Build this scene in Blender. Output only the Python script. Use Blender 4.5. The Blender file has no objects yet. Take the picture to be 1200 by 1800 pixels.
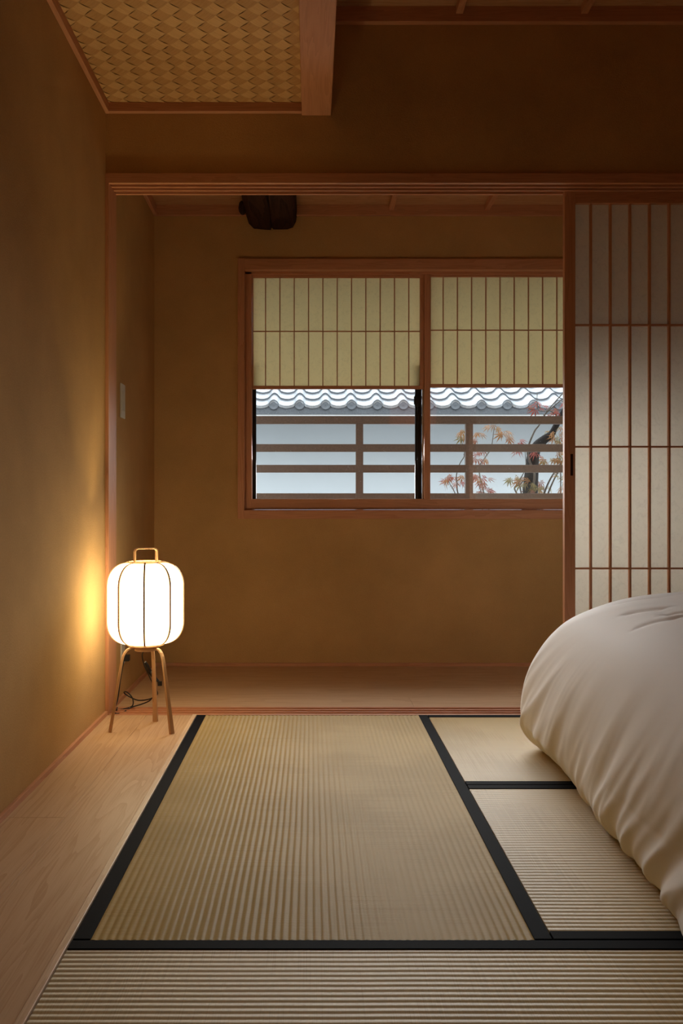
import bpy, bmesh, math, random
from mathutils import Vector, Matrix, noise

sc = bpy.context.scene
col = sc.collection
rng = random.Random(7)
R = math.radians

# ------------------------------------------------------------------ camera
# X to the right, Y into the picture, Z up; tatami surface at z = 0
EYE = 0.875
FPX = 1508.0            # focal length in pixels of the 1200 x 1800 frame
VX, VY = 548.0, 894.0   # where the depth lines meet
cam_d = bpy.data.cameras.new('camera')
cam_d.sensor_fit = 'VERTICAL'
cam_d.sensor_height = 36.0
cam_d.sensor_width = 24.0
cam_d.lens = FPX / 1800 * 36.0
cam_d.shift_x = (600 - VX) / 1800
cam_d.shift_y = (VY - 900) / 1800
cam_d.clip_start = 0.05
cam = bpy.data.objects.new('camera', cam_d)
cam.location = (0, 0, EYE)
cam.rotation_euler = (R(90), 0, 0)
col.objects.link(cam)
sc.camera = cam

# ------------------------------------------------------------------ view, world, lights
sc.view_settings.view_transform = 'Standard'
sc.view_settings.look = 'None'
sc.view_settings.gamma = 1.0
sc.view_settings.use_curve_mapping = False
sc.view_settings.exposure = 0.0
sc.cycles.max_bounces = 10
sc.cycles.diffuse_bounces = 6
sc.cycles.transparent_max_bounces = 12
sc.cycles.sample_clamp_indirect = 4.0

w = bpy.data.worlds.new('overcast_sky')
sc.world = w
w.use_nodes = True
wn, wl = w.node_tree.nodes, w.node_tree.links
wn.clear()
wo = wn.new('ShaderNodeOutputWorld')
bg = wn.new('ShaderNodeBackground')
tc = wn.new('ShaderNodeTexCoord')
sx = wn.new('ShaderNodeSeparateXYZ')
cr = wn.new('ShaderNodeValToRGB')
cr.color_ramp.elements[0].position = 0.0
cr.color_ramp.elements[0].color = (0.34, 0.37, 0.39, 1)
_e = cr.color_ramp.elements.new(0.015)
_e.color = (0.56, 0.62, 0.66, 1)
cr.color_ramp.elements[2].position = 0.8
cr.color_ramp.elements[2].color = (0.95, 1.0, 1.04, 1)
wl.new(tc.outputs['Generated'], sx.inputs[0])
wl.new(sx.outputs['Z'], cr.inputs[0])
wl.new(cr.outputs[0], bg.inputs[0])
bg.inputs[1].default_value = 3.6
wl.new(bg.outputs[0], wo.inputs[0])


def area(name, loc, rot, sx_, sy_, watts, rgb, spread=180):
    d = bpy.data.lights.new(name, 'AREA')
    d.shape = 'RECTANGLE'
    d.size, d.size_y = sx_, sy_
    d.energy = watts
    d.color = rgb
    d.spread = R(spread)
    o = bpy.data.objects.new(name, d)
    o.location = loc
    o.rotation_euler = rot
    col.objects.link(o)
    return o


# daylight falling in through the lower, clear half of the far window
area('daylight_far_window', (0.64, 4.84, 1.20), (R(-67), 0, 0), 1.95, 0.58, 15.5, (0.96, 0.95, 0.93), 85)
# added dim red fill light behind the viewer, tints the dark upper walls
area('red_fill_light', (1.3, -1.2, 2.2), (R(60), 0, 0), 0.6, 0.6, 0.7, (1.0, 0.15, 0.045))

# ------------------------------------------------------------------ materials


def new_mat(name):
    m = bpy.data.materials.new(name)
    m.use_nodes = True
    nt = m.node_tree
    for n in list(nt.nodes):
        nt.nodes.remove(n)
    return m, nt, nt.nodes.new('ShaderNodeOutputMaterial')


def N(nt, kind, **kw):
    n = nt.nodes.new(kind)
    for k, v in kw.items():
        if isinstance(k, str) and k.startswith('i_'):
            n.inputs[k[2:].replace('_', ' ')].default_value = v
        else:
            setattr(n, k, v)
    return n


def ramp(nt, fac, stops):
    r = nt.nodes.new('ShaderNodeValToRGB')
    els = r.color_ramp.elements
    while len(els) > 1:
        els.remove(els[-1])
    els[0].position, els[0].color = stops[0][0], (*stops[0][1], 1)
    for p, c in stops[1:]:
        e = els.new(p)
        e.color = (*c, 1)
    nt.links.new(fac, r.inputs[0])
    return r.outputs[0]


def bsdf(nt, out, rough=0.6, spec=0.3, metal=0.0):
    b = nt.nodes.new('ShaderNodeBsdfPrincipled')
    b.inputs['Roughness'].default_value = rough
    b.inputs['Specular IOR Level'].default_value = spec
    b.inputs['Metallic'].default_value = metal
    nt.links.new(b.outputs[0], out.inputs[0])
    return b


def coords(nt, which='Object', scale=(1, 1, 1)):
    t = nt.nodes.new('ShaderNodeTexCoord')
    mp = nt.nodes.new('ShaderNodeMapping')
    mp.inputs['Scale'].default_value = scale
    nt.links.new(t.outputs[which], mp.inputs[0])
    return mp.outputs[0]


def tex_noise(nt, vec, scale, detail=4, rough=0.6, dist=0.0):
    n = nt.nodes.new('ShaderNodeTexNoise')
    n.inputs['Scale'].default_value = scale
    n.inputs['Detail'].default_value = detail
    n.inputs['Roughness'].default_value = rough
    n.inputs['Distortion'].default_value = dist
    nt.links.new(vec, n.inputs['Vector'])
    return n.outputs['Fac']


def add_bump(nt, b, height, strength, dist):
    bp = nt.nodes.new('ShaderNodeBump')
    bp.inputs['Strength'].default_value = strength
    bp.inputs['Distance'].default_value = dist
    nt.links.new(height, bp.inputs['Height'])
    nt.links.new(bp.outputs[0], b.inputs['Normal'])


def plain(name, rgb, rough=0.6, spec=0.3, metal=0.0, vary=0.12, vscale=30):
    m, nt, out = new_mat(name)
    b = bsdf(nt, out, rough, spec, metal)
    f = tex_noise(nt, coords(nt), vscale, 3)
    c = ramp(nt, f, [(0.3, tuple(x * (1 - vary) for x in rgb)), (0.7, tuple(x * (1 + vary) for x in rgb))])
    nt.links.new(c, b.inputs['Base Color'])
    return m


def plaster(name, rgb):
    m, nt, out = new_mat(name)
    b = bsdf(nt, out, 0.95, 0.08)
    v = coords(nt)
    f1 = tex_noise(nt, v, 2.2, 5, 0.6)
    f2 = tex_noise(nt, v, 170, 3, 0.7)
    mx = nt.nodes.new('ShaderNodeMath')
    mx.operation = 'MULTIPLY_ADD'
    nt.links.new(f2, mx.inputs[0])
    mx.inputs[1].default_value = 0.45
    nt.links.new(f1, mx.inputs[2])
    c = ramp(nt, mx.outputs[0], [(0.45, tuple(x * 0.84 for x in rgb)), (0.95, tuple(min(1, x * 1.14) for x in rgb))])
    nt.links.new(c, b.inputs['Base Color'])
    add_bump(nt, b, f2, 0.35, 0.004)
    return m


def wood(name, light, dark, rough=0.5, spec=0.3, gscale=1.0, bump=0.15):
    m, nt, out = new_mat(name)
    b = bsdf(nt, out, rough, spec)
    v = coords(nt, 'UV', (0.9 * gscale, 14 * gscale, 1))
    f1 = tex_noise(nt, v, 1.6, 3, 0.5, 0.6)
    ring = nt.nodes.new('ShaderNodeMath')
    ring.operation = 'MULTIPLY'
    ring.inputs[1].default_value = 9.0
    nt.links.new(f1, ring.inputs[0])
    fr = nt.nodes.new('ShaderNodeMath')
    fr.operation = 'FRACT'
    nt.links.new(ring.outputs[0], fr.inputs[0])
    v2 = coords(nt, 'UV', (6, 260, 1))
    f2 = tex_noise(nt, v2, 1.0, 3, 0.6)
    mx = nt.nodes.new('ShaderNodeMath')
    mx.operation = 'MULTIPLY_ADD'
    nt.links.new(fr.outputs[0], mx.inputs[0])
    mx.inputs[1].default_value = 0.5
    nt.links.new(f2, mx.inputs[2])
    c = ramp(nt, mx.outputs[0], [(0.35, light), (0.75, tuple(0.6 * a + 0.4 * d for a, d in zip(light, dark))), (1.15, dark)])
    nt.links.new(c, b.inputs['Base Color'])
    add_bump(nt, b, f2, bump, 0.002)
    return m


def tatami_mat_material():
    m, nt, out = new_mat('tatami_rush')
    b = bsdf(nt, out, 0.50, 0.21)
    b.inputs['Anisotropic'].default_value = 0.85
    b.inputs['Anisotropic Rotation'].default_value = 0.25
    tg = nt.nodes.new('ShaderNodeTangent')
    tg.direction_type = 'UV_MAP'
    nt.links.new(tg.outputs[0], b.inputs['Tangent'])
    v = coords(nt, 'UV', (1, 1, 1))
    f1 = tex_noise(nt, coords(nt, 'UV', (3, 420, 1)), 1.0, 3, 0.6)   # single rushes run across the ridges
    f2 = tex_noise(nt, v, 3, 2, 0.4)
    mx = nt.nodes.new('ShaderNodeMath')
    mx.operation = 'MULTIPLY_ADD'
    nt.links.new(f1, mx.inputs[0])
    mx.inputs[1].default_value = 0.9
    nt.links.new(f2, mx.inputs[2])
    c = ramp(nt, mx.outputs[0], [(0.5, (0.39, 0.265, 0.095)), (0.95, (0.44, 0.305, 0.115)), (1.4, (0.49, 0.345, 0.14))])
    nt.links.new(c, b.inputs['Base Color'])
    add_bump(nt, b, f1, 0.25, 0.002)
    return m


def paper(name, rgb, trans=0.55):
    m, nt, out = new_mat(name)
    v = coords(nt)
    f = tex_noise(nt, v, 110, 4, 0.7, 1.0)
    f2 = tex_noise(nt, v, 22, 3, 0.6, 2.0)
    mxx = nt.nodes.new('ShaderNodeMath')
    mxx.operation = 'ADD'
    nt.links.new(f, mxx.inputs[0])
    nt.links.new(f2, mxx.inputs[1])
    c = ramp(nt, mxx.outputs[0], [(0.7, tuple(x * 0.90 for x in rgb)), (1.25, rgb)])
    d = nt.nodes.new('ShaderNodeBsdfDiffuse')
    t = nt.nodes.new('ShaderNodeBsdfTranslucent')
    mix = nt.nodes.new('ShaderNodeMixShader')
    mix.inputs[0].default_value = trans
    nt.links.new(c, d.inputs[0])
    nt.links.new(c, t.inputs[0])
    nt.links.new(d.outputs[0], mix.inputs[1])
    nt.links.new(t.outputs[0], mix.inputs[2])
    nt.links.new(mix.outputs[0], out.inputs[0])
    return m


def emitter(name, rgb, strength):
    m, nt, out = new_mat(name)
    e = nt.nodes.new('ShaderNodeEmission')
    e.inputs[0].default_value = (*rgb, 1)
    e.inputs[1].default_value = strength
    nt.links.new(e.outputs[0], out.inputs[0])
    return m


def glass_mat():
    m, nt, out = new_mat('window_glass')
    t = nt.nodes.new('ShaderNodeBsdfTransparent')
    t.inputs[0].default_value = (0.96, 0.98, 0.98, 1)
    g = nt.nodes.new('ShaderNodeBsdfGlossy')
    g.inputs['Roughness'].default_value = 0.02
    fr = nt.nodes.new('ShaderNodeFresnel')
    fr.inputs[0].default_value = 1.45
    mix = nt.nodes.new('ShaderNodeMixShader')
    nt.links.new(fr.outputs[0], mix.inputs[0])
    nt.links.new(t.outputs[0], mix.inputs[1])
    nt.links.new(g.outputs[0], mix.inputs[2])
    nt.links.new(mix.outputs[0], out.inputs[0])
    return m


def duvet_mat():
    m, nt, out = new_mat('duvet_cotton')
    b = bsdf(nt, out, 0.75, 0.25)
    b.inputs['Sheen Weight'].default_value = 0.15
    v = coords(nt)
    f = tex_noise(nt, v, 420, 2, 0.6)
    b.inputs['Base Color'].default_value = (0.80, 0.755, 0.71, 1)
    add_bump(nt, b, f, 0.08, 0.001)
    return m


PLASTER = plaster('earthen_plaster', (0.52, 0.322, 0.138))
WOOD = wood('hinoki_wood', (0.60, 0.295, 0.165), (0.50, 0.235, 0.125), 0.5, 0.25, 0.8, 0.05)
FLOORWOOD = wood('floor_board_wood', (0.63, 0.42, 0.25), (0.53, 0.32, 0.175), 0.45, 0.2, 0.55, 0.05)
LAMPWOOD = wood('lamp_wood', (0.58, 0.36, 0.20), (0.46, 0.26, 0.13), 0.45, 0.3)
OLDWOOD = wood('old_dark_timber', (0.055, 0.022, 0.012), (0.02, 0.008, 0.005), 0.8, 0.15, 0.6, 0.9)
TATAMI = tatami_mat_material()
HERI = plain('black_border_cloth', (0.006, 0.0056, 0.0064), 0.8, 0.06, 0, 0.2, 400)
PAPER = paper('shoji_paper', (0.87, 0.835, 0.76), 0.50)
WINPAPER = paper('window_shoji_paper', (0.90, 0.79, 0.54), 0.80)
WEAVE = wood('woven_ceiling_wood', (0.68, 0.43, 0.20), (0.60, 0.36, 0.16), 0.6, 0.2, 2.0, 0.05)
WEAVE2 = wood('woven_ceiling_wood_crossways', (0.555, 0.325, 0.14), (0.49, 0.275, 0.11), 0.6, 0.2, 2.0, 0.05)
CEILWOOD = wood('ceiling_board_wood', (0.56, 0.33, 0.18), (0.44, 0.23, 0.11), 0.6, 0.2)
SHADE = emitter('lit_lamp_paper', (1.0, 0.80, 0.46), 7.8)
DUVET = duvet_mat()
BLACKMETAL = plain('black_aluminium', (0.02, 0.02, 0.021), 0.4, 0.5, 0.3, 0.1)
PALEMETAL = plain('pale_aluminium', (0.62, 0.60, 0.57), 0.4, 0.5, 0.5, 0.05)
GLASS = glass_mat()
RUBBER = plain('black_rubber', (0.015, 0.012, 0.011), 0.5, 0.4)
PLASTIC = plain('grey_white_plastic', (0.62, 0.62, 0.58), 0.4, 0.4, 0, 0.03)
RAIL = plain('brown_railing_coating', (0.24, 0.175, 0.15), 0.5, 0.35, 0, 0.15, 90)
DECK = plain('balcony_deck', (0.20, 0.16, 0.13), 0.7, 0.2, 0, 0.15, 20)
HOUSEWALL = plain('white_house_plaster', (0.76, 0.80, 0.83), 0.9, 0.1, 0, 0.02, 3)
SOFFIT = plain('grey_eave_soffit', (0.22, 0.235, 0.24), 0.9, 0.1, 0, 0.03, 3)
EAVEWHITE = plain('white_eave_board', (0.85, 0.86, 0.86), 0.7, 0.2, 0, 0.02)
TILE = plain('silver_glazed_roof_tile', (0.42, 0.44, 0.47), 0.30, 0.6, 0.55, 0.18, 60)
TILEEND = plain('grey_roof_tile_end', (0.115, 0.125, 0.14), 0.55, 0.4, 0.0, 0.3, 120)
GROUND = plain('wet_ground', (0.20, 0.20, 0.20), 0.7, 0.3, 0, 0.15, 3)
BARK = plain('dark_wet_bark', (0.03, 0.028, 0.03), 0.8, 0.1, 0, 0.3, 60)
TWIG = plain('grey_twig_bark', (0.16, 0.14, 0.12), 0.6, 0.3, 0, 0.3, 60)


def leaf_mat(name, rgb):
    m, nt, out = new_mat(name)
    f = tex_noise(nt, coords(nt), 25, 3)
    c = ramp(nt, f, [(0.35, tuple(x * 0.8 for x in rgb)), (0.65, tuple(min(1, x * 1.2) for x in rgb))])
    d = nt.nodes.new('ShaderNodeBsdfPrincipled')
    d.inputs['Roughness'].default_value = 0.65
    d.inputs['Specular IOR Level'].default_value = 0.15
    t = nt.nodes.new('ShaderNodeBsdfTranslucent')
    mix = nt.nodes.new('ShaderNodeMixShader')
    mix.inputs[0].default_value = 0.25
    nt.links.new(c, d.inputs['Base Color'])
    nt.links.new(c, t.inputs[0])
    nt.links.new(d.outputs[0], mix.inputs[1])
    nt.links.new(t.outputs[0], mix.inputs[2])
    nt.links.new(mix.outputs[0], out.inputs[0])
    return m


LEAVES = [leaf_mat('maple_leaf_red', (0.36, 0.08, 0.06)), leaf_mat('maple_leaf_orange', (0.40, 0.19, 0.07)),
          leaf_mat('maple_leaf_olive', (0.30, 0.24, 0.09)), leaf_mat('maple_leaf_rose', (0.36, 0.14, 0.09))]

# ------------------------------------------------------------------ mesh helpers


def fx(px, D):
    return (px - VX) * D / FPX


def fz(py, D):
    return EYE + (VY - py) * D / FPX


class MB:
    """collects shapes with metre UVs (u along the grain) and links them as ONE mesh object"""

    def __init__(s):
        s.v, s.f, s.uv, s.mi, s.sm = [], [], [], [], []

    def face(s, idx, uv, mi=0, smooth=False):
        s.f.append(idx)
        s.uv.append(uv)
        s.mi.append(mi)
        s.sm.append(smooth)

    def box(s, x0, x1, y0, y1, z0, z1, grain=0, mi=0, xf=None):
        b = len(s.v)
        P = [(x, y, z) for x in (x0, x1) for y in (y0, y1) for z in (z0, z1)]
        ou, ov = rng.random() * 20, rng.random() * 20
        s.v += [tuple(xf @ Vector(p)) if xf else p for p in P]
        for q, n in (((0, 1, 3, 2), 0), ((4, 6, 7, 5), 0), ((0, 4, 5, 1), 1), ((2, 3, 7, 6), 1), ((0, 2, 6, 4), 2), ((1, 5, 7, 3), 2)):
            ax = [a for a in range(3) if a != n]
            if grain in ax:
                u, w_ = grain, [a for a in ax if a != grain][0]
            else:
                u, w_ = ax
            s.face([b + i for i in q], [(P[i][u] + ou, P[i][w_] + ov) for i in q], mi)

    def grid(s, rows, uvs=None, mi=0, smooth=True, close=False, flip=False):
        b = len(s.v)
        n = len(rows[0])
        for r in rows:
            s.v += [tuple(p) for p in r]
        for i in range(len(rows) - 1):
            for j in range(n if close else n - 1):
                k = (j + 1) % n
                q = [b + i * n + j, b + i * n + k, b + (i + 1) * n + k, b + (i + 1) * n + j]
                if uvs:
                    uq = [uvs(i, j), uvs(i, j + 1), uvs(i + 1, j + 1), uvs(i + 1, j)]
                else:
                    uq = [(i * .01, j * .01), (i * .01, (j + 1) * .01), ((i + 1) * .01, (j + 1) * .01), ((i + 1) * .01, j * .01)]
                if flip:
                    q.reverse()
                    uq.reverse()
                s.face(q, uq, mi, smooth)
        return b

    def fan(s, idx, mi=0, smooth=False):
        s.face(list(idx), [(0.01 * k, 0.003 * (k % 3)) for k in range(len(idx))], mi, smooth)

    def tube(s, pts, r, seg=8, mi=0, cap=True):
        pts = [Vector(p) for p in pts]
        rad = r if callable(r) else (lambda t: r)
        up = Vector((0.13, 0.31, 0.94)).normalized()
        rows, L = [], 0
        prev = None
        for i, p in enumerate(pts):
            t = (pts[min(i + 1, len(pts) - 1)] - pts[max(i - 1, 0)])
            t = t.normalized() if t.length > 1e-9 else Vector((0, 0, 1))
            if prev is None:
                a = t.cross(up)
                if a.length < 1e-3:
                    a = t.cross(Vector((1, 0, 0)))
            else:
                a = prev - t * prev.dot(t)
            a.normalize()
            prev = a
            c = t.cross(a)
            k = rad(i / max(1, len(pts) - 1))
            rows.append([p + (a * math.cos(2 * math.pi * j / seg) + c * math.sin(2 * math.pi * j / seg)) * k for j in range(seg)])
        b = s.grid(rows, lambda i, j: (i * 0.02, j * 0.004), mi, True, True)
        if cap:
            s.fan([b + j for j in range(seg)], mi)
            e = b + (len(rows) - 1) * seg
            s.fan([e + j for j in reversed(range(seg))], mi)

    def lathe(s, prof, cx, cy, seg=48, mi=0, smooth=True):
        rows = [[(cx + r * math.cos(2 * math.pi * j / seg), cy + r * math.sin(2 * math.pi * j / seg), z) for j in range(seg)] for r, z in prof]
        return s.grid(rows, lambda i, j: (j * 0.01, i * 0.01), mi, smooth, True)

    def strip(s, path, side, wid, thk, mi=0):
        """a flat bar: path points, side vector(s), width and thickness callables of t"""
        rows, n = [], len(path)
        pts = [Vector(p) for p in path]
        for i, p in enumerate(pts):
            t = (pts[min(i + 1, n - 1)] - pts[max(i - 1, 0)]).normalized()
            sd = side.normalized()
            nn = t.cross(sd).normalized()
            w_, h_ = wid(i / (n - 1)) / 2, thk(i / (n - 1)) / 2
            rows.append([p + sd * w_ + nn * h_, p - sd * w_ + nn * h_, p - sd * w_ - nn * h_, p + sd * w_ - nn * h_])
        ou = rng.random() * 9
        b = s.grid(rows, lambda i, j: (ou + i * 0.012, ou + j * 0.009), mi, False, True)
        s.fan([b + 0, b + 1, b + 2, b + 3], mi)
        e = b + (n - 1) * 4
        s.fan([e + 3, e + 2, e + 1, e + 0], mi)

    def build(s, name, mats, parent=None, bevel=0.0, seg=2, origin=None):
        me = bpy.data.meshes.new(name)
        o = origin or (0, 0, 0)
        me.from_pydata([(v[0] - o[0], v[1] - o[1], v[2] - o[2]) for v in s.v], [], s.f)
        lay = me.uv_layers.new(name='UVMap')
        k = 0
        for p, uv, mi, sm in zip(me.polygons, s.uv, s.mi, s.sm):
            p.material_index = mi
            p.use_smooth = sm
            for c in uv:
                lay.data[k].uv = c
                k += 1
        for m in (mats if isinstance(mats, (list, tuple)) else [mats]):
            me.materials.append(m)
        bm = bmesh.new()
        bm.from_mesh(me)
        bmesh.ops.recalc_face_normals(bm, faces=bm.faces)
        bm.to_mesh(me)
        bm.free()
        ob = bpy.data.objects.new(name, me)
        ob.location = o
        col.objects.link(ob)
        if parent is not None:
            ob.parent = parent
            ob.location = Vector(o) - parent.location
        if bevel:
            b = ob.modifiers.new('Bevel', 'BEVEL')
            b.width = bevel
            b.segments = seg
            b.limit_method = 'ANGLE'
            b.angle_limit = R(40)
        return ob


def tag(o, label, cat, group=None, kind=None):
    o['label'] = label
    if cat:
        o['category'] = cat
    if group:
        o['group'] = group
    if kind:
        o['kind'] = kind
    return o


def empty(name, loc, label, cat, group=None, kind=None):
    o = bpy.data.objects.new(name, None)
    o.location = loc
    o.empty_display_size = 0.1
    col.objects.link(o)
    return tag(o, label, cat, group, kind)


def struct(name, mb, mat, label, cat, bevel=0.0):
    return tag(mb.build(name, mat, None, bevel), label, cat, None, 'structure')


# ------------------------------------------------------------------ room shell
WL, WR = -0.876, 2.90          # left and right walls
DF = 3.646                     # room side of the wall above the opening
DB = 3.785                     # corridor side of it
DW = 4.77                      # far wall of the corridor
DN = -1.70                     # wall behind the camera
ZK0, ZK1 = 2.256, 2.297        # lintel rail over the opening
ZL, ZR, ZC = 2.588, 2.995, 2.557   # woven ceiling, board ceiling, corridor ceiling

m = MB()
m.box(WL - 0.12, WL, DN - 0.1, DW + 0.13, -0.06, 3.12)
struct('wall_left', m, PLASTER, 'brown earthen plaster wall on the left, lit by the lantern', 'wall')

m = MB()
m.box(WR, WR + 0.12, DN - 0.1, DW + 0.13, -0.06, 3.12)
struct('wall_right', m, PLASTER, 'brown earthen plaster wall on the right side of the room', 'wall')
m = MB()
m.box(WL, WR, DN - 0.12, DN, -0.06, 3.12)
struct('wall_rear', m, PLASTER, 'brown earthen plaster wall behind the viewer', 'wall')

m = MB()
m.box(WL, WR, DF, DB - 0.005, ZK1 - 0.002, 3.12)
struct('wall_front', m, PLASTER, 'dark brown plaster wall strip above the wide sliding door opening', 'wall')

WX0, WX1 = fx(429.5, DW), fx(1070, DW)     # window hole
WZ0, WZ1 = fz(897, DW), fz(475, DW)
m = MB()
m.box(WL, WX0 - 0.01, DW, DW + 0.13, -0.06, 3.12)
m.box(WX1 + 0.01, WR, DW, DW + 0.13, -0.06, 3.12)
m.box(WX0 - 0.01, WX1 + 0.01, DW, DW + 0.13, -0.06, WZ0 - 0.01)
m.box(WX0 - 0.01, WX1 + 0.01, DW, DW + 0.13, WZ1 + 0.01, 3.12)
struct('wall_far', m, PLASTER, 'brown plaster corridor wall around the wide window', 'wall')

# floor: sub floor, wood strip along the left wall, corridor boards
m = MB()
m.box(WL, WR, DN, DF, -0.10, -0.055)
m.box(-0.486, WR, DN, 0.78, -0.055, -0.002)
m.box(2.41, WR, 0.78, 3.63, -0.055, -0.002)
struct('floor_base', m, plain('floor_base_rush', (0.42, 0.31, 0.16), 0.6, 0.3), 'tan floor at the edges of the tatami room', 'floor')

m = MB()
SEAM = -0.700
for (a, b, ys) in ((WL, SEAM, (DN, 0.4, 2.43, 3.634)), (SEAM + 0.0008, -0.5055, (DN, 1.15, 3.634))):
    for y0, y1 in zip(ys[:-1], ys[1:]):
        m.box(a, b, y0 + 0.0006, y1, -0.055, 0.0, 1)
struct('floor_strip', m, FLOORWOOD, 'pale wooden floor boards between the left wall and the tatami', 'floor', 0.0006)
m = MB()
m.box(-0.5050, -0.4875, DN, 3.634, -0.055, 0.004, 1)
struct('trim_1', m, wood('pale_edge_wood', (0.74, 0.54, 0.36), (0.62, 0.42, 0.26), 0.45), 'thin pale wooden edge strip between floor boards and tatami', 'trim', 0.0015)

m = MB()
ys = [DB, 3.98, 4.17, 4.36, 4.55, DW]
for i, (y0, y1) in enumerate(zip(ys[:-1], ys[1:])):
    cuts = [WL, 0.2 + 0.55 * (i % 3) + 0.25, 2.1 - 0.3 * (i % 2), WR]
    if i == 1:
        cuts = [WL, 0.98, 2.2, WR]
    for x0, x1 in zip(cuts[:-1], cuts[1:]):
        m.box(x0 + 0.0006, x1, y0 + 0.0006, y1, -0.06, 0.0, 0)
struct('floor_corridor', m, FLOORWOOD, 'wooden corridor floor boards below the window', 'floor', 0.0008)

# ceilings
m = MB()
m.box(0.08, WR, DN, DF, ZR, ZR + 0.1, 0)
struct('ceiling_board', m, CEILWOOD, 'high wooden board ceiling at upper right', 'ceiling')
m = MB()
m.box(WL, WR, DB - 0.005, DW, ZC, ZC + 0.1, 0)
struct('ceiling_corridor', m, CEILWOOD, 'wooden board ceiling over the corridor', 'ceiling')

# woven ceiling panel on the left: plain weave of wide shavings set on the diagonal
m = MB()
m.box(WL, -0.04, DN, DF, ZL + 0.02, ZL + 0.12, 0, 1)
cell = 0.054
ca, sa = math.cos(R(45)), math.sin(R(45))
A0, A1, B0, B1 = WL + 0.0, -0.043, -0.6, DF
K = 4
nc = int(5.5 / cell)
for i in range(-nc, nc):
    for j in range(-nc, nc):
        cx_, cy_ = (i + 0.5) * cell, (j + 0.5) * cell
        px_, py_ = ca * cx_ - sa * cy_ - 0.45, sa * cx_ + ca * cy_ + 1.5
        if not (A0 - 0.02 < px_ < A1 + 0.02 and B0 < py_ < B1 + 0.02):
            continue
        odd = (i + j) % 2
        rows = []
        for a in range(K + 1):
            row = []
            for b in range(K + 1):
                u, v_ = a / K, b / K
                along = u if odd else v_
                h = 0.0030 * math.sin(math.pi * along)
                lx, ly = cx_ + (u - 0.5) * cell, cy_ + (v_ - 0.5) * cell
                X = min(max(ca * lx - sa * ly - 0.45, A0), A1)
                Y = min(sa * lx + ca * ly + 1.5, B1)
                row.append((X, Y, ZL + 0.006 - h))
            rows.append(row)
        ou, ov = rng.random() * 5, rng.random() * 5
        if odd:
            m.grid(rows, lambda a, b, ou=ou, ov=ov: (ou + a * .01, ov + b * .01), 0, True)
        else:
            m.grid(rows, lambda a, b, ou=ou, ov=ov: (ou + b * .01, ov + a * .01), 2, True)
struct('ceiling_woven', m, [WEAVE, CEILWOOD, WEAVE2], 'woven wood shaving ceiling panel at upper left', 'ceiling')

# trims: ceiling mouldings, battens
m = MB()
m.box(WL, WL + 0.018, DN, DF, 2.553, ZL + 0.004, 1)
m.box(WL + 0.018, -0.0435, DF - 0.024, DF, 2.553, ZL + 0.004, 0)
struct('trim_2', m, WOOD, 'slim wooden moulding around the woven ceiling panel', 'trim', 0.0015)
m = MB()
m.box(0.082, WR, DF - 0.028, DF, 2.930, ZR, 0)
struct('trim_3', m, WOOD, 'wooden moulding along the top of the dark wall above the opening', 'trim', 0.0015)
m = MB()
m.box(WL, WR, DW - 0.022, DW, 2.500, ZC, 0)
m.box(WL, WL + 0.018, DB, DW - 0.022, 2.500, ZC, 1)
struct('trim_4', m, WOOD, 'wooden ceiling moulding on the corridor wall above the window', 'trim', 0.0015)
m = MB()
m.box(WL + 0.012, WR, DW - 0.012, DW, -0.002, 0.018, 0)
struct('baseboard_far', m, WOOD, 'low wooden baseboard along the corridor wall', 'baseboard', 0.001)
m = MB()
m.box(WL, WL + 0.012, DN, 3.634, -0.002, 0.018, 1)
m.box(WL, WL + 0.012, DB, DW, -0.002, 0.018, 1)
struct('baseboard_left', m, WOOD, 'low wooden baseboard along the left wall', 'baseboard', 0.001)

for k, xb in enumerate((0.607, 1.133, 1.659, 2.185)):
    m = MB()
    m.box(xb, xb + 0.030, DN, DF - 0.028, ZR - 0.034, ZR + 0.002, 1)
    o = tag(m.build('ceiling_batten', WOOD, None, 0.0015),
            ['slim ceiling batten nearest the big beam', 'slim ceiling batten second from the big beam',
             'slim ceiling batten third from the big beam', 'slim ceiling batten farthest from the big beam'][k], 'batten', 'battens of the high ceiling', 'structure')
for k, xb in enumerate((0.425, 0.955, 1.485, 2.015)):
    m = MB()
    m.box(xb, xb + 0.028, DB, DW - 0.022, ZC - 0.030, ZC + 0.002, 1)
    tag(m.build('corridor_ceiling_batten', WOOD, None, 0.0015),
        ['corridor ceiling batten nearest the dark old timber', 'corridor ceiling batten second from the dark old timber',
         'corridor ceiling batten third from the dark old timber', 'corridor ceiling batten farthest from the dark old timber'][k], 'batten', 'battens of the corridor ceiling', 'structure')

# big planed beam between the two ceilings
m = MB()
m.box(-0.0435, 0.082, DN, DF + 0.002, 2.5455, 3.11, 1)
struct('beam', m, WOOD, 'thick planed wooden beam between woven and board ceilings', 'beam', 0.003)

# lintel rail with three grooves, threshold with three grooves
RIBS = ((3.636, 3.655), (3.685, 3.696), (3.725, 3.736), (3.768, 3.780))
m = MB()
m.box(WL, WR, 3.636, 3.780, ZK0 + 0.026, ZK1, 0)
for a, b in RIBS:
    m.box(WL, WR, a, b, ZK0 if a > 3.64 else ZK0 - 0.0005, ZK0 + 0.028, 0)
struct('trim_5', m, WOOD, 'grooved wooden head rail above the sliding door opening', 'trim', 0.001)
m = MB()
m.box(WL, WR, 3.636, DB, -0.055, -0.005, 0)
for a, b in RIBS:
    m.box(WL, WR, a, b + (0.005 if b > 3.77 else 0), -0.006, 0.001, 0)
struct('trim_6', m, WOOD, 'grooved wooden threshold rail on the floor of the opening', 'trim', 0.0008)
m = MB()
m.box(WL, -0.861, 3.636, 3.780, 0.0, ZK0 + 0.002, 2)
struct('trim_7', m, WOOD, 'slim wooden post at the left end of the opening beside the lantern', 'trim', 0.0015)

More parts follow.
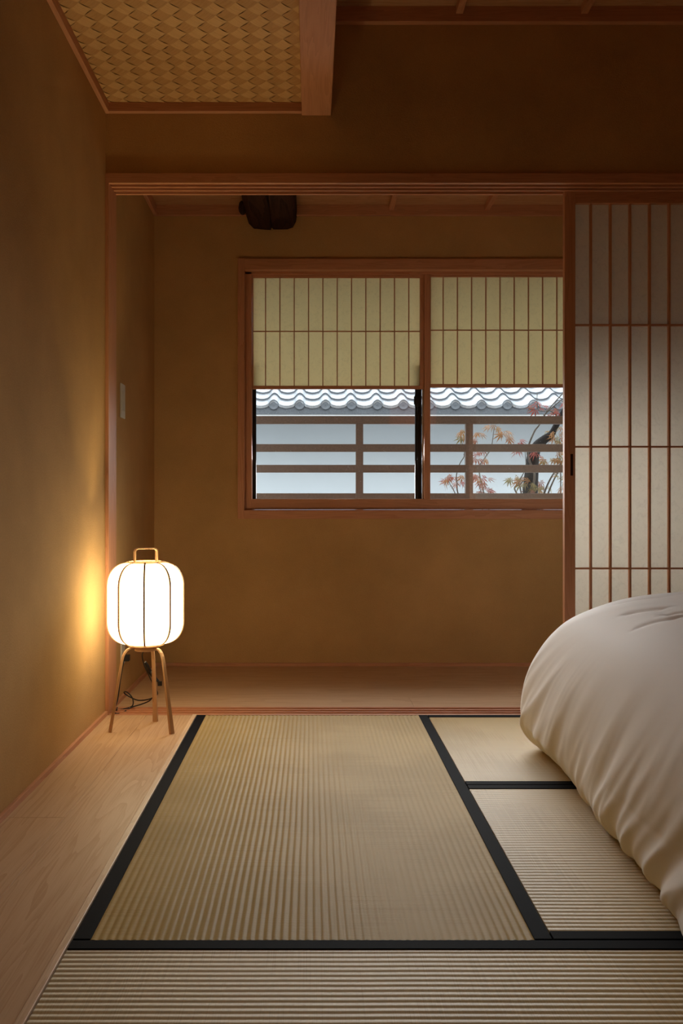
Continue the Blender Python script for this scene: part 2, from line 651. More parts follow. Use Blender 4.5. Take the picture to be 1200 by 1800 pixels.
# old dark timber under the corridor ceiling
m = MB()
x0, x1 = fx(436, DW), fx(520, DW)
zb = fz(404, DW)
rows = []
for i in range(15):
    y = DB + (DW + 0.05 - DB) * i / 14
    prof = [(x0 - 0.012, 2.60), (x0 - 0.012, zb + 0.085), (x0 + 0.004, zb + 0.035), (x0 + 0.03, zb + 0.006), (x0 + 0.09, zb), ((x0 + x1) / 2 - 0.006, zb + 0.001),
            ((x0 + x1) / 2, zb + 0.012), ((x0 + x1) / 2 + 0.006, zb + 0.001), (x1 - 0.05, zb + 0.002), (x1 - 0.02, zb + 0.012), (x1, zb + 0.045), (x1 + 0.006, zb + 0.10), (x1 + 0.006, 2.60)]
    rows.append([(px_ + 0.006 * noise.noise(Vector((k * 1.7, y * 3, 1))), y, pz_ + 0.004 * noise.noise(Vector((k * 2.1, y * 4, 5)))) for k, (px_, pz_) in enumerate(prof)])
m.grid(rows, lambda i, j: (i * 0.07, j * 0.03), 0, False, True)
rows = []
for i in range(7):
    t = i / 6
    th = math.pi * t
    rows.append([(x0 - 0.004 - 0.030 * math.sin(th) * (0.6 + 0.6 * math.cos(a)), 4.60 + 0.06 * math.cos(th), zb + 0.062 + 0.034 * math.sin(th) * math.sin(a)) for a in [2 * math.pi * j / 10 for j in range(10)]])
m.grid(rows, None, 0, True, True)
struct('beam_old', m, OLDWOOD, 'dark cracked old timber under the corridor ceiling', 'beam')

# ------------------------------------------------------------------ far window
win = empty('window_1', ((WX0 + WX1) / 2, DW, WZ0), 'wide wooden framed window with half raised paper screens', 'window', None, 'structure')
m = MB()
cp = 0.014
m.box(fx(418, DW), WX0, DW - cp, DW + 0.03, fz(912, DW), fz(455, DW), 2)
m.box(WX1, WX1 + 0.036, DW - cp, DW + 0.03, fz(912, DW), fz(455, DW), 2)
m.box(WX0, WX1, DW - cp, DW + 0.03, WZ1, fz(456, DW), 0)
m.box(WX0, WX1, DW - cp, DW + 0.03, fz(912, DW), WZ0, 0)
m.build('casing', WOOD, win, 0.0015)
m = MB()
J0, J1 = 4.80, 4.885
m.box(WX0 - 0.005, fx(443, 4.83), J0, J1, WZ0, WZ1, 2)
m.box(fx(1057, 4.83), WX1 + 0.005, J0, J1, WZ0, WZ1, 2)
m.box(WX0, WX1, J0, J1, fz(482, 4.80), WZ1 + 0.005, 0)
m.box(WX0, WX1, J0 - 0.02, J1, WZ0 - 0.008, WZ0 + 0.003, 0)
m.build('inner_frame', WOOD, win, 0.0012)
m = MB()
m.box(fx(443, 4.83), fx(1057, 4.83), 4.803, J1, WZ0 + 0.004, fz(877, 4.81), 0)
m.build('bottom_rail', WOOD, win, 0.0015)
m = MB()
m.box(fx(745, 4.82), fx(755.5, 4.82), 4.806, J1, fz(892, 4.80), fz(480, 4.81), 2)
m.build('centre_stile', WOOD, win, 0.0015)


def half_screen(xa, xb, ya, yb, verts, yh, d, left_st, right_st):
    """paper screen: xa..xb paper edges in px, ya top, yb bottom of paper"""
    m = MB()
    X0, X1, Z1, Z0 = fx(xa, d), fx(xb, d), fz(ya, d), fz(yb, d)
    m.box(X0 - left_st, X1 + right_st, d, d + 0.022, Z0 - 0.018, Z0, 0)
    m.box(X0 - left_st, X1 + right_st, d, d + 0.022, Z1, Z1 + 0.016, 0)
    m.box(X0 - left_st, X0, d, d + 0.022, Z0, Z1, 2)
    m.box(X1, X1 + right_st, d, d + 0.022, Z0, Z1, 2)
    f = m.build('paper_screen', WOOD, win, 0.0012)
    m = MB()
    for v_ in verts:
        x = fx(v_, d)
        m.box(x - 0.0028, x + 0.0028, d + 0.003, d + 0.013, Z0, Z1, 2)
    z = fz(yh, d)
    m.box(X0, X1, d + 0.0035, d + 0.0128, z - 0.0028, z + 0.0028, 0)
    o = m.build('lattice', WOOD, f)
    m = MB()
    m.box(X0 - 0.002, X1 + 0.002, d + 0.013, d + 0.0136, Z0 - 0.004, Z1 + 0.004, 2)
    m.build('paper', WINPAPER, f)
    for c in f.children:
        c.location = (0, 0, 0)
    return f


# children of the screens use the window's own origin
def reparent_zero(f):
    for c in f.children:
        c.matrix_parent_inverse = Matrix.Identity(4)


sA = half_screen(445, 738, 488, 678, [466.5 + 25.2 * k for k in range(11)], 582, 4.815, 0.006, 0.022)
sB = half_screen(757, 1049, 486.5, 675, [779 + 25.0 * k for k in range(11)], 580, 4.815, 0.022, 0.006)

m = MB()   # black aluminium sash of the left pane, pale edge lines
m.box(fx(443.5, 4.86), fx(450, 4.86), 4.86, 4.882, fz(877.5, 4.86), fz(640, 4.86), 2)
m.box(fx(729.5, 4.86), fx(741, 4.86), 4.86, 4.882, fz(877.5, 4.86), fz(640, 4.86), 2)
m.box(fx(733, 4.86), fx(735, 4.86), 4.855, 4.862, fz(877.5, 4.86), fz(640, 4.86), 2)
m.build('sash_frame', BLACKMETAL, win, 0.001)
m = MB()
m.box(fx(441.6, 4.855), fx(443.3, 4.855), 4.85, 4.86, fz(877.5, 4.86), fz(660, 4.86), 2)
m.box(fx(741.5, 4.855), fx(744.5, 4.855), 4.85, 4.86, fz(877.5, 4.86), fz(660, 4.86), 2)
m.build('edge_strip', PALEMETAL, win)
m = MB()   # latch
lx, lz = fx(732.5, 4.845), fz(703, 4.845)
m.box(lx - 0.012, lx + 0.016, 4.842, 4.858, lz - 0.035, lz + 0.028, 2)
m.box(lx - 0.017, lx - 0.008, 4.838, 4.852, lz - 0.026, lz + 0.020, 2)
m.box(lx + 0.000, lx + 0.006, 4.836, 4.846, lz + 0.003, lz + 0.024, 2)
m.box(lx + 0.002, lx + 0.008, 4.836, 4.846, lz - 0.062, lz - 0.020, 2)
m.build('latch', BLACKMETAL, win, 0.002)
m = MB()
m.box(fx(450, 4.87), fx(729.5, 4.87), 4.869, 4.872, fz(877.5, 4.87), fz(480, 4.87), 2)
m.build('glass_pane', GLASS, win)
m = MB()
m.box(fx(756, 4.87), fx(1057, 4.87), 4.879, 4.882, fz(877.5, 4.88), fz(480, 4.88), 2)
m.build('glass_pane', GLASS, win)
m = MB()   # rain drops on the outside of the glass
for k in range(190):
    pxd, pyd = rng.uniform(452, 1000), rng.uniform(686, 876)
    if 728 < pxd < 757:
        continue
    r = rng.choice([0.0008, 0.0009, 0.001, 0.0013])
    cx_, cz_ = fx(pxd, 4.88), fz(pyd, 4.88)
    cy_ = 4.8735 if pxd < 740 else 4.8835
    rows = [[(cx_ + r * math.sin(math.pi * a / 4) * math.cos(math.pi * b / 3), cy_ + r * 0.6 * math.sin(math.pi * a / 4) * math.sin(math.pi * b / 3), cz_ + r * 1.3 * math.cos(math.pi * a / 4)) for b in range(6)] for a in range(5)]
    m.grid(rows, None, 0, True, True)
o = m.build('raindrops', plain('rain_water', (0.80, 0.84, 0.88), 0.15, 0.6, 0.0, 0.02), win)
o['kind'] = 'stuff'

# ------------------------------------------------------------------ sliding shoji door
SD = 3.738
SX0, SX1 = fx(992, SD), fx(992, SD) + 0.93
door = empty('door_1', (SX0, SD, 0.0), 'sliding paper door with thin wooden lattice standing behind the bed', 'sliding door', None, 'structure')
m = MB()
st = fx(1011, SD) - SX0
zt0, zt1 = fz(357, SD), ZK0 + 0.008
for (a, b) in ((SX0, SX0 + st), (SX1 - st, SX1)):
    mm = MB()
    mm.box(a, b, SD, SD + 0.028, 0.0, zt1, 2)
    sto = mm.build('stile', WOOD, door, 0.0015)
    if a == SX0:
        mm = MB()
        hx = fx(1004.5, SD)
        mm.box(hx - 0.0055, hx + 0.0055, SD - 0.0012, SD + 0.004, fz(836, SD), fz(798, SD), 2)
        h = mm.build('finger_pull', OLDWOOD, sto, 0.001)
        h.location = (0, 0, 0)
        h['label'] = 'dark recessed finger pull'
for (a, b) in ((zt0, zt1), (0.0, 0.085)):
    mm = MB()
    mm.box(SX0 + st, SX1 - st, SD + 0.0003, SD + 0.0277, a, b, 0)
    mm.build('rail', WOOD, door, 0.0015)
m = MB()
for k in range(11):
    x = fx(1039.3 + 34.55 * k, SD)
    if x < SX1 - st - 0.03:
        m.box(x - 0.0043, x + 0.0043, SD + 0.005, SD + 0.021, 0.08, zt0 + 0.002, 2)
for yy in (570.5, 785, 999.5, 1213):
    z = fz(yy, SD)
    m.box(SX0 + st, SX1 - st, SD + 0.0056, SD + 0.0205, z - 0.0038, z + 0.0038, 0)
m.build('lattice', WOOD, door)
m = MB()
m.box(SX0 + st - 0.004, SX1 - st + 0.004, SD + 0.021, SD + 0.0216, 0.075, zt0 + 0.006, 2)
m.build('paper', PAPER, door)

# ------------------------------------------------------------------ tatami
PITCH = 0.0168


def tatami(x0, x1, y0, y1, along, label, edges, hw=0.034):
    """along: axis the ridges run along (1 = depth, 0 = across). edges: borders (axis side 0/1)"""
    root = empty('tatami_mat', ((x0 + x1) / 2, (y0 + y1) / 2, -0.055), label, 'tatami mat', 'tatami mats on the floor')
    g = 0.0012
    x0, x1, y0, y1 = x0 + g, x1 - g, y0 + g, y1 - g
    m = MB()
    m.box(x0, x1, y0, y1, -0.055, -0.004, along)
    a0, a1 = (x0, x1) if along == 1 else (y0, y1)
    l0, l1 = (y0, y1) if along == 1 else (x0, x1)
    n = int(round((a1 - a0) / PITCH))
    SUB = 8
    nl = 40
    rows = []
    for i in range(n * SUB + 1):
        t = i / SUB
        a = a0 + (a1 - a0) * t / n
        amp = 0.0015 if along == 1 else 0.0010
        h = -amp + amp * (0.5 - 0.5 * math.cos(2 * math.pi * t)) ** 0.7
        row = []
        for j in range(nl + 1):
            l = l0 + (l1 - l0) * j / nl
            wob = 0.0016 * noise.noise(Vector((l * 2.3, a * 1.3, 3.1))) + 0.0007 * noise.noise(Vector((l * 9, a * 4, 8.1)))
            edge = min(1.0, min(a - a0, a1 - a) / 0.01)
            p = (a + wob * edge, l) if along == 1 else (l, a + wob * edge)
            row.append((min(max(p[0], x0), x1), min(max(p[1], y0), y1), h))
        rows.append(row)
    ou, ov = rng.random() * 5, rng.random() * 5
    m.grid(rows, lambda i, j: (ou + i * PITCH / SUB, ov + j * (l1 - l0) / nl), 0, True)
    m.build('rush_surface', TATAMI, root)
    for e in edges:
        mm = MB()
        if along == 1:
            b = (x0, x0 + hw) if e == 0 else (x1 - hw, x1)
            mm.box(b[0], b[1], y0 - 0.0003, y1 + 0.0003, -0.02, 0.0016, 1)
        else:
            b = (y0, y0 + hw) if e == 0 else (y1 - hw, y1)
            mm.box(x0 - 0.0003, x1 + 0.0003, b[0], b[1], -0.02, 0.0016, 0)
        mm.build('border', HERI, root, 0.0012)
    return root


TX0, TX1 = -0.4865, 0.489
tatami(TX0, TX1, 1.740, 3.634, 1, 'tatami mat whose ribs run away from the viewer, beside the floor boards', (0, 1), 0.036)
tatami(TX1 + 0.001, 2.40, 2.716, 3.634, 0, 'tatami mat beside the threshold, partly under the white duvet', (0, 1))
tatami(TX1 + 0.001, 2.40, 1.740, 2.714, 0, 'crosswise ribbed tatami mat in the middle right, between two black borders beside the duvet', (0, 1))
tatami(TX0, 1.424, 0.784, 1.738, 0, 'crosswise ribbed tatami mat along the bottom edge of the photo', (0, 1), 0.034)

# ------------------------------------------------------------------ bed
PROF = [(0.065, 0.002), (0.045, 0.014), (0.022, 0.045), (0.006, 0.09), (0.0, 0.16), (0.004, 0.24), (0.026, 0.335), (0.075, 0.435), (0.14, 0.506), (0.27, 0.580), (0.48, 0.625), (0.70, 0.650), (0.86, 0.660)]


def prof_at(t):
    """Catmull-Rom through PROF, t in 0..1"""
    n = len(PROF) - 1
    f = min(max(t * n, 0), n - 1e-6)
    i = int(f)
    u = f - i
    p = [PROF[min(max(i + k, 0), n)] for k in (-1, 0, 1, 2)]
    return tuple(0.5 * (2 * p[1][c] + (p[2][c] - p[0][c]) * u + (2 * p[0][c] - 5 * p[1][c] + 4 * p[2][c] - p[3][c]) * u * u
                        + (3 * p[1][c] - p[0][c] - 3 * p[2][c] + p[3][c]) * u ** 3) for c in (0, 1))


BX0, BX1, BY0, BY1 = 0.760, 2.53, 0.62, 3.27


def loop_point(s, inset):
    """point and outward normal on the inset rounded rectangle; s in 0..1, starting mid left side, going to the far side"""
    x0, x1, y0, y1 = BX0 + inset, BX1 - inset, BY0 + inset, BY1 - inset
    r = min(0.20 + 0.55 * inset, (x1 - x0) / 2 - 0.004, (y1 - y0) / 2 - 0.004)
    # fixed share of the loop per side and corner, so that rings line up
    segs = [('l', 0.30), ('c1', 0.08), ('f', 0.16), ('c2', 0.06), ('r', 0.16), ('c3', 0.06), ('n', 0.12), ('c4', 0.06)]
    for nme, ln in segs:
        if s <= ln or nme == 'c4':
            t = min(1, s / ln)
            break
        s -= ln
    lerp = lambda a, b: a + (b - a) * t
    if nme == 'l':
        return (x0, lerp(y0 + r, y1 - r)), (-1, 0)
    if nme == 'f':
        return (lerp(x0 + r, x1 - r), y1), (0, 1)
    if nme == 'r':
        return (x1, lerp(y1 - r, y0 + r)), (1, 0)
    if nme == 'n':
        return (lerp(x1 - r, x0 + r), y0), (0, -1)
    a0, cx_, cy_ = {'c1': (180, x0 + r, y1 - r), 'c2': (90, x1 - r, y1 - r), 'c3': (0, x1 - r, y0 + r), 'c4': (-90, x0 + r, y0 + r)}[nme]
    a = R(a0 - 90 * t)
    return (cx_ + r * math.cos(a), cy_ + r * math.sin(a)), (math.cos(a), math.sin(a))


CREASES = [(((0.97, 2.64), (1.03, 2.54), (1.02, 2.45), (1.09, 2.36)), 0.012, 0.012), (((0.94, 2.47), (1.01, 2.39), (1.12, 2.32), (1.25, 2.30)), 0.010, 0.013),
           (((1.00, 2.80), (1.09, 2.72), (1.24, 2.69), (1.5, 2.72)), 0.008, 0.016)]
m = MB()
NS, NT = 900, 130
rows = []
for i in range(NT + 1):
    t = i / NT
    ins, z = prof_at(t)
    row = []
    for j in range(NS):
        s = j / NS
        (x, y), (nx, ny) = loop_point(s, ins)
        q = Vector((x, y, z))
        # drape folds: narrow near the hem, fading towards the top
        arc = s * 9.0
        low = max(0.0, 1 - z / 0.50)
        mid = math.exp(-((z - 0.16) / 0.16) ** 2)
        lean = z * 0.9 + 0.25 * noise.noise(Vector((arc * 0.9, z * 2.0, 2.0)))
        n1 = noise.noise(Vector(((arc + lean) * 4.2, z * 0.9, 1.7)))
        n2 = noise.noise(Vector(((arc + 0.7 * lean) * 9.5, z * 1.4, 7.7)))
        n3 = noise.noise(Vector(((arc + lean * 1.3) * 1.6, z * 1.2, 4.2)))
        f4 = 1 - 2.0 * abs(noise.noise(Vector(((arc + 0.5 * lean) * 21, z * 2.0, 3.9))))
        f1 = 1 - 2.2 * abs(n1)
        f2 = 1 - 2.0 * abs(n2)
        d = low ** 1.5 * (0.014 * f1 + 0.009 * f2 * (0.4 + mid) + 0.003 * f4 * (0.5 + n3)) + 0.022 * n3 * low ** 2 - 0.012 * low
        dz = 0.012 * noise.noise(Vector((x * 2.4, y * 2.0, 9.1))) * (1 - low)
        if z > 0.45:
            for cl, dep, wd in CREASES:
                for (ax, ay), (bx, by) in zip(cl[:-1], cl[1:]):
                    L2 = (bx - ax) ** 2 + (by - ay) ** 2
                    tt = min(1, max(0, ((x - ax) * (bx - ax) + (y - ay) * (by - ay)) / L2))
                    dd = math.hypot(x - ax - tt * (bx - ax), y - ay - tt * (by - ay))
                    if dd < 4 * wd:
                        dz -= dep * math.exp(-(dd / wd) ** 2) * 0.45 * min(1, (z - 0.45) / 0.1)
        # tucked in hem on the left side near the far corner
        tuck = 0.055 * math.exp(-((y - 2.88) / 0.16) ** 2) * max(0, 1 - z / 0.10) if nx < -0.5 else 0
        taper = -0.075 * max(0, (2.4 - y)) / 1.0 * max(0.0, 1 - z / 0.16) if nx < -0.5 else 0
        d -= tuck
        d -= taper if y > 1.2 else taper * 0.5
        row.append((x + nx * d, y + ny * d, max(0.0015, z + dz)))
    rows.append(row)
b = m.grid(rows, lambda i, j: (i * 0.02, j * 0.01), 0, True, True)
m.fan([b + NT * NS + j for j in range(NS)], 0, True)
duv = m.build('duvet', DUVET)
tag(duv, 'puffy off-white duvet draped over the low bed on the tatami', 'duvet')

# ------------------------------------------------------------------ paper lantern lamp
LX, LY = -0.659, 3.406
lamp = empty('floor_lantern', (LX, LY, 0), 'lit paper lantern lamp on three bent wooden legs beside the left wall', 'lamp')


def shade_prof():
    pts = []
    rt, rs, zb_, zt_ = 0.070, 0.149, 0.342, 0.660
    ex, ez = rs - rt, 0.088
    for k in range(17):
        a = math.pi / 2 * k / 16
        pts.append((rt + ex * math.sin(a) ** 0.9, zb_ + ez * (1 - math.cos(a))))
    for k in range(1, 6):
        pts.append((rs, zb_ + ez + (zt_ - zb_ - 2 * ez) * k / 6))
    for k in range(17):
        a = math.pi / 2 * (1 - k / 16)
        pts.append((rt + ex * math.sin(a) ** 0.9, zt_ - ez * (1 - math.cos(a))))
    return pts


SP = shade_prof()
m = MB()
m.lathe(SP, LX, LY, 72)
sh = m.build('shade', SHADE, lamp)
sh['label'] = 'glowing white paper shade'
for k in range(9):
    th = R(-81.5 + 40 * k)
    dr = Vector((math.cos(th), math.sin(th), 0))
    m = MB()
    path = [Vector((LX, LY, z)) + dr * (r + 0.0018) for r, z in SP]
    m.strip(path, Vector((-dr.y, dr.x, 0)), lambda t: 0.0068, lambda t: 0.0042)
    m.build('rib', LAMPWOOD, lamp)


def ring(r0, r1, z0, z1, name):
    m = MB()
    prof = [(r0, z0), (r1, z0), (r1, z1), (r0, z1), (r0, z0)]
    m.lathe(prof, LX, LY, 56, 0, False)
    return m.build(name, LAMPWOOD, lamp)


ring(0.066, 0.074, 0.655, 0.666, 'top_ring')
ring(0.064, 0.073, 0.335, 0.345, 'bottom_ring')
m = MB()
bb = m.lathe([(0.001, 0.336), (0.062, 0.336), (0.062, 0.330), (0.044, 0.330), (0.044, 0.313), (0.001, 0.313)], LX, LY, 48, 0, False)
m.build('hub', LAMPWOOD, lamp)
m = MB()   # crossbar that carries the handle, then the handle itself
hdir = Vector((math.cos(R(24)), math.sin(R(24)), 0))
hside = Vector((-hdir.y, hdir.x, 0))
C0 = Vector((LX, LY, 0))
m.strip([C0 - hdir * 0.070 + Vector((0, 0, 0.662)), C0 + hdir * 0.070 + Vector((0, 0, 0.662))], hside, lambda t: 0.020, lambda t: 0.006)
m.build('crossbar', LAMPWOOD, lamp)
m = MB()
hw_, hz0, hz1, hr = 0.0440, 0.662, 0.717, 0.014
path = [(-hw_, hz0), (-hw_, hz1 - hr)]
for k in range(1, 7):
    a = math.pi / 2 * k / 6
    path.append((-hw_ + hr * (1 - math.cos(a)), hz1 - hr + hr * math.sin(a)))
for k in range(0, 7):
    a = math.pi / 2 * k / 6
    path.append((hw_ - hr + hr * math.sin(a), hz1 - hr + hr * math.cos(a)))
path.append((hw_, hz0))
m.strip([C0 + hdir * p + Vector((0, 0, z)) for p, z in path], hside, lambda t: 0.026, lambda t: 0.005)
m.build('handle', LAMPWOOD, lamp, 0.0008)
for (ox, oy) in ((-0.131, -0.048), (0.1155, -0.074), (0.016, 0.122)):
    rr = math.hypot(ox, oy)
    dr = Vector((ox / rr, oy / rr, 0))
    m = MB()
    path = [(0.035, 0.325), (0.050, 0.3255), (0.062, 0.3235), (0.073, 0.318), (0.082, 0.308), (0.0885, 0.295), (0.0925, 0.280), (0.096, 0.262)]
    path += [(0.096 + (rr - 0.096) * k / 8, 0.262 * (1 - k / 8)) for k in range(1, 9)]
    m.strip([C0 + dr * r + Vector((0, 0, z + (0.0005 if z == 0 else 0))) for r, z in path], Vector((-dr.y, dr.x, 0)),
            lambda t: 0.012 + 0.009 * t * t, lambda t: 0.007 + 0.0035 * t)
    m.build('leg', LAMPWOOD, lamp, 0.001)


def spline(pts, n=10):
    pts = [Vector(p) for p in pts]
    out = []
    for i in range(len(pts) - 1):
        p = [pts[min(max(i + k, 0), len(pts) - 1)] for k in (-1, 0, 1, 2)]
        for k in range(n):
            u = k / n
            out.append(0.5 * (2 * p[1] + (p[2] - p[0]) * u + (2 * p[0] - 5 * p[1] + 4 * p[2] - p[3]) * u * u + (3 * p[1] - p[0] - 3 * p[2] + p[3]) * u ** 3))
    out.append(pts[-1])
    return out


def at(px, py, D):
    return (fx(px, D), D, fz(py, D))


m = MB()
# from the hub down behind the legs, through the tied bundle, over the threshold and back towards the wall outlet
cord = [(LX, LY, 0.316), at(250, 1150, 3.43), at(253, 1168, 3.47), at(262, 1188, 3.53), at(271, 1207, 3.60), at(276, 1216, 3.66),
        at(275, 1222, 3.72), at(262, 1229, 3.78), at(243, 1231, 3.82), at(228, 1225, 3.84), at(219, 1219, 3.84), at(219, 1216, 3.83), at(225, 1218, 3.81),
        at(233, 1228, 3.80), at(233, 1240, 3.79), at(222, 1245, 3.76), at(206, 1248, 3.73), (-0.842, 3.700, 0.007), (-0.850, 3.75, 0.006)]
m.tube(spline(cord), 0.0028, 8)
cord2 = [at(270, 1224, 3.72), at(262, 1232, 3.76), at(248, 1238, 3.78), at(232, 1243, 3.76), at(214, 1253, 3.70), at(203, 1254, 3.67), (-0.852, 3.69, 0.007), (-0.858, 3.79, 0.03), (-0.866, 3.88, 0.10), (-0.868, 3.95, 0.165), (-0.868, 3.95, 0.185)]
m.tube(spline(cord2), 0.0028, 8)
m.build('cord', RUBBER, lamp)
m = MB()   # tied bundle of spare cord
for k in range(7):
    o1, o2 = rng.uniform(-0.007, 0.007), rng.uniform(-0.007, 0.007)
    p = [at(255, 1164, 3.49), at(259, 1172, 3.51), at(264, 1182, 3.53), at(271, 1191, 3.55), at(279, 1199, 3.56)]
    p = [(a + o1 * (0.3 + 0.7 * math.sin(math.pi * i / 4)), b_ + o2, c + o2 * (0.3 + math.sin(math.pi * i / 4))) for i, (a, b_, c) in enumerate(p)]
    m.tube(spline(p, 6), 0.0023, 6)
p = at(266, 1183, 3.53)
m.tube([(p[0] - 0.010, p[1], p[2] + 0.004), (p[0] + 0.008, p[1], p[2] - 0.006)], 0.008, 8)
p = at(281, 1201, 3.56)
m.box(p[0] - 0.008, p[0] + 0.008, p[1] - 0.006, p[1] + 0.006, p[2] - 0.010, p[2] + 0.008, 2)
m.build('cord_bundle', RUBBER, lamp)
# the bulb inside: its light leaves through the open top as well
bd = bpy.data.lights.new('lantern_bulb', 'POINT')
bd.energy = 34.0
bd.color = (1.0, 0.76, 0.36)
bd.shadow_soft_size = 0.04
bo = bpy.data.objects.new('lantern_bulb', bd)
bo.location = (0, 0, 0.50)
bo.parent = lamp
col.objects.link(bo)

# ------------------------------------------------------------------ outlet and switch on the corridor's left wall
out = empty('wall_outlet', (WL, 3.96, 0.215), 'white outlet plate low on the corridor wall behind the lantern', 'outlet')
m = MB()
m.box(WL, WL + 0.007, 3.925, 3.995, 0.157, 0.272, 2)
m.build('plate', PLASTIC, out, 0.002)
m = MB()
m.box(WL + 0.006, WL + 0.035, 3.945, 3.975, 0.172, 0.200, 2)
m.build('plug', RUBBER, out, 0.002)
swt = empty('wall_switch', (WL, 3.957, 1.37), 'slim grey white switch plate on the corridor wall above the lantern', 'switch')
m = MB()
m.box(WL, WL + 0.007, 3.916, 3.998, 1.292, 1.449, 2)
m.build('plate', PLASTIC, swt, 0.002)
m = MB()
m.box(WL + 0.006, WL + 0.010, 3.940, 3.974, 1.325, 1.415, 2)
m.build('rocker', PLASTIC, swt, 0.001)

# ------------------------------------------------------------------ outside
m = MB()
m.box(-14, 16, 4.9, 30, -3.1, -3.0)
struct('ground', m, GROUND, 'wet ground outside below the window', 'ground')
m = MB()
m.box(-2.2, 4.2, 4.91, 5.75, -0.12, -0.02, 0)
struct('balcony_floor', m, DECK, 'narrow balcony deck outside the window', 'balcony')

m = MB()
m.box(-2.4, 4.4, 4.90, 5.95, 2.35, 2.43, 0)  # unseen eave, its reach set to keep sky light off the upper screens
struct('shading_eave', m, DECK, 'unseen dark eave above the balcony, shading the paper screens of the window', 'eave')

RD = 5.6
rail = empty('balcony_railing', (0.7, RD, -0.02), 'brown wooden balcony railing outside the window', 'railing')
for (ya, yb) in ((731, 745), (780.5, 794), (817, 830.5), (867, 880)):
    m = MB()
    m.box(-2.1, 4.1, RD + 0.002, RD + 0.038, fz(yb, RD), fz(ya, RD), 0)
    m.build('rail', RAIL, rail, 0.002)
for pxp in (431.5 - 193, 431.5 + 2, 625.2, 818.2, 1011.2, 1204.2):
    m = MB()
    xa = fx(pxp, RD)
    m.box(xa, xa + fx(VX + 13, RD), RD, RD + 0.04, -0.02, fz(744, RD), 2)
    m.build('post', RAIL, rail, 0.002)

# neighbouring house: white wall, tiled eave
HD = 8.8
house = empty('neighbour_house', (1.5, 9.4, -3.0), 'white plaster house with a wet grey tiled roof across the lane', 'house')
m = MB()
m.box(-7, 10, 9.85, 10.0, -3.0, 2.3)
m.build('wall', HOUSEWALL, house)
m = MB()
m.box(-7, 10, HD + 0.03, 9.85, fz(730, HD) + 0.02, fz(730, HD) + 0.05)
m.build('soffit', SOFFIT, house)
m = MB()
m.box(-7, 10, HD + 0.0, HD + 0.06, fz(731.5, HD), fz(728.5, HD))
m.build('eave_board', EAVEWHITE, house)
TW = 0.2655
TPH = fx(481, HD)      # a ridge of the tile wave passes here
TAN = 0.45
ZE = fz(713, HD)


def wave(x):
    t = ((x - TPH) / TW) % 1.0
    d_ = t if t < 0.5 else t - 1.0
    if abs(d_) < 0.24:
        return 0.052 * math.cos(math.pi * d_ / 0.48) ** 1.2
    e = (abs(d_) - 0.24) / 0.26
    return -0.014 * math.sin(math.pi / 2 * e)


m = MB()
XS = [-6.6 + TW / 16 * k for k in range(int(16.0 / TW * 16))]
course = 0.235
for j in range(14):
    y0 = HD - 0.03 + j * course * 0.92
    y1 = y0 + course
    za, zb2 = ZE + (y0 - HD) * TAN + 0.024, ZE + (y1 - HD) * TAN + 0.002
    bot = [(x, y0 + 0.004, za + wave(x) - 0.028) for x in XS]
    top = [(x, y0, za + wave(x)) for x in XS]
    mid_ = [(x, (y0 + y1) / 2, (za + zb2) / 2 + wave(x)) for x in XS]
    end = [(x, y1, zb2 + wave(x)) for x in XS]
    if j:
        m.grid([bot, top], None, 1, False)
    else:
        m.grid([bot, top], None, 0, False)
    m.grid([top, mid_, end], None, 0, True)
m.box(-6.6, 9.4, HD + 0.1, HD + 3.0, ZE - 0.09, ZE - 0.05, 0, 1)
m.build('roof_tiles', [TILE, TILEEND], house)
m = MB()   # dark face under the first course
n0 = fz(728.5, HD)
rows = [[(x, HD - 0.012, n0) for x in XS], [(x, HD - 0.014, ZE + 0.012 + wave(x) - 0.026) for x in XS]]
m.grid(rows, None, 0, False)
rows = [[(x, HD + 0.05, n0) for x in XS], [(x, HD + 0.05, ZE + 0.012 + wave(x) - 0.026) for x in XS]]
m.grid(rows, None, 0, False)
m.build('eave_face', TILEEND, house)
for k in range(-14, 20):
    xc = TPH + k * TW
    m = MB()
    zc = ZE + 0.006
    r = 0.052
    ringp = [[(xc + rr * math.cos(2 * math.pi * a / 24), HD - yy, zc + rr * math.sin(2 * math.pi * a / 24)) for a in range(24)]
             for rr, yy in ((r, -0.02), (r, 0.026), (r * 0.94, 0.031), (r * 0.82, 0.031), (r * 0.78, 0.025), (r * 0.3, 0.025), (r * 0.05, 0.027))]
    m.grid(ringp, None, 0, True, True)
    m.build('eave_tile_disc', TILEEND, house)

# maple outside at the right
MD = 6.45
tree = empty('maple_tree', (fx(932, MD), MD, -3.0), 'young maple with reddish leaves behind the balcony railing', 'tree')


def mpt(px, py, dd=0.0):
    return at(px, py, MD + dd)


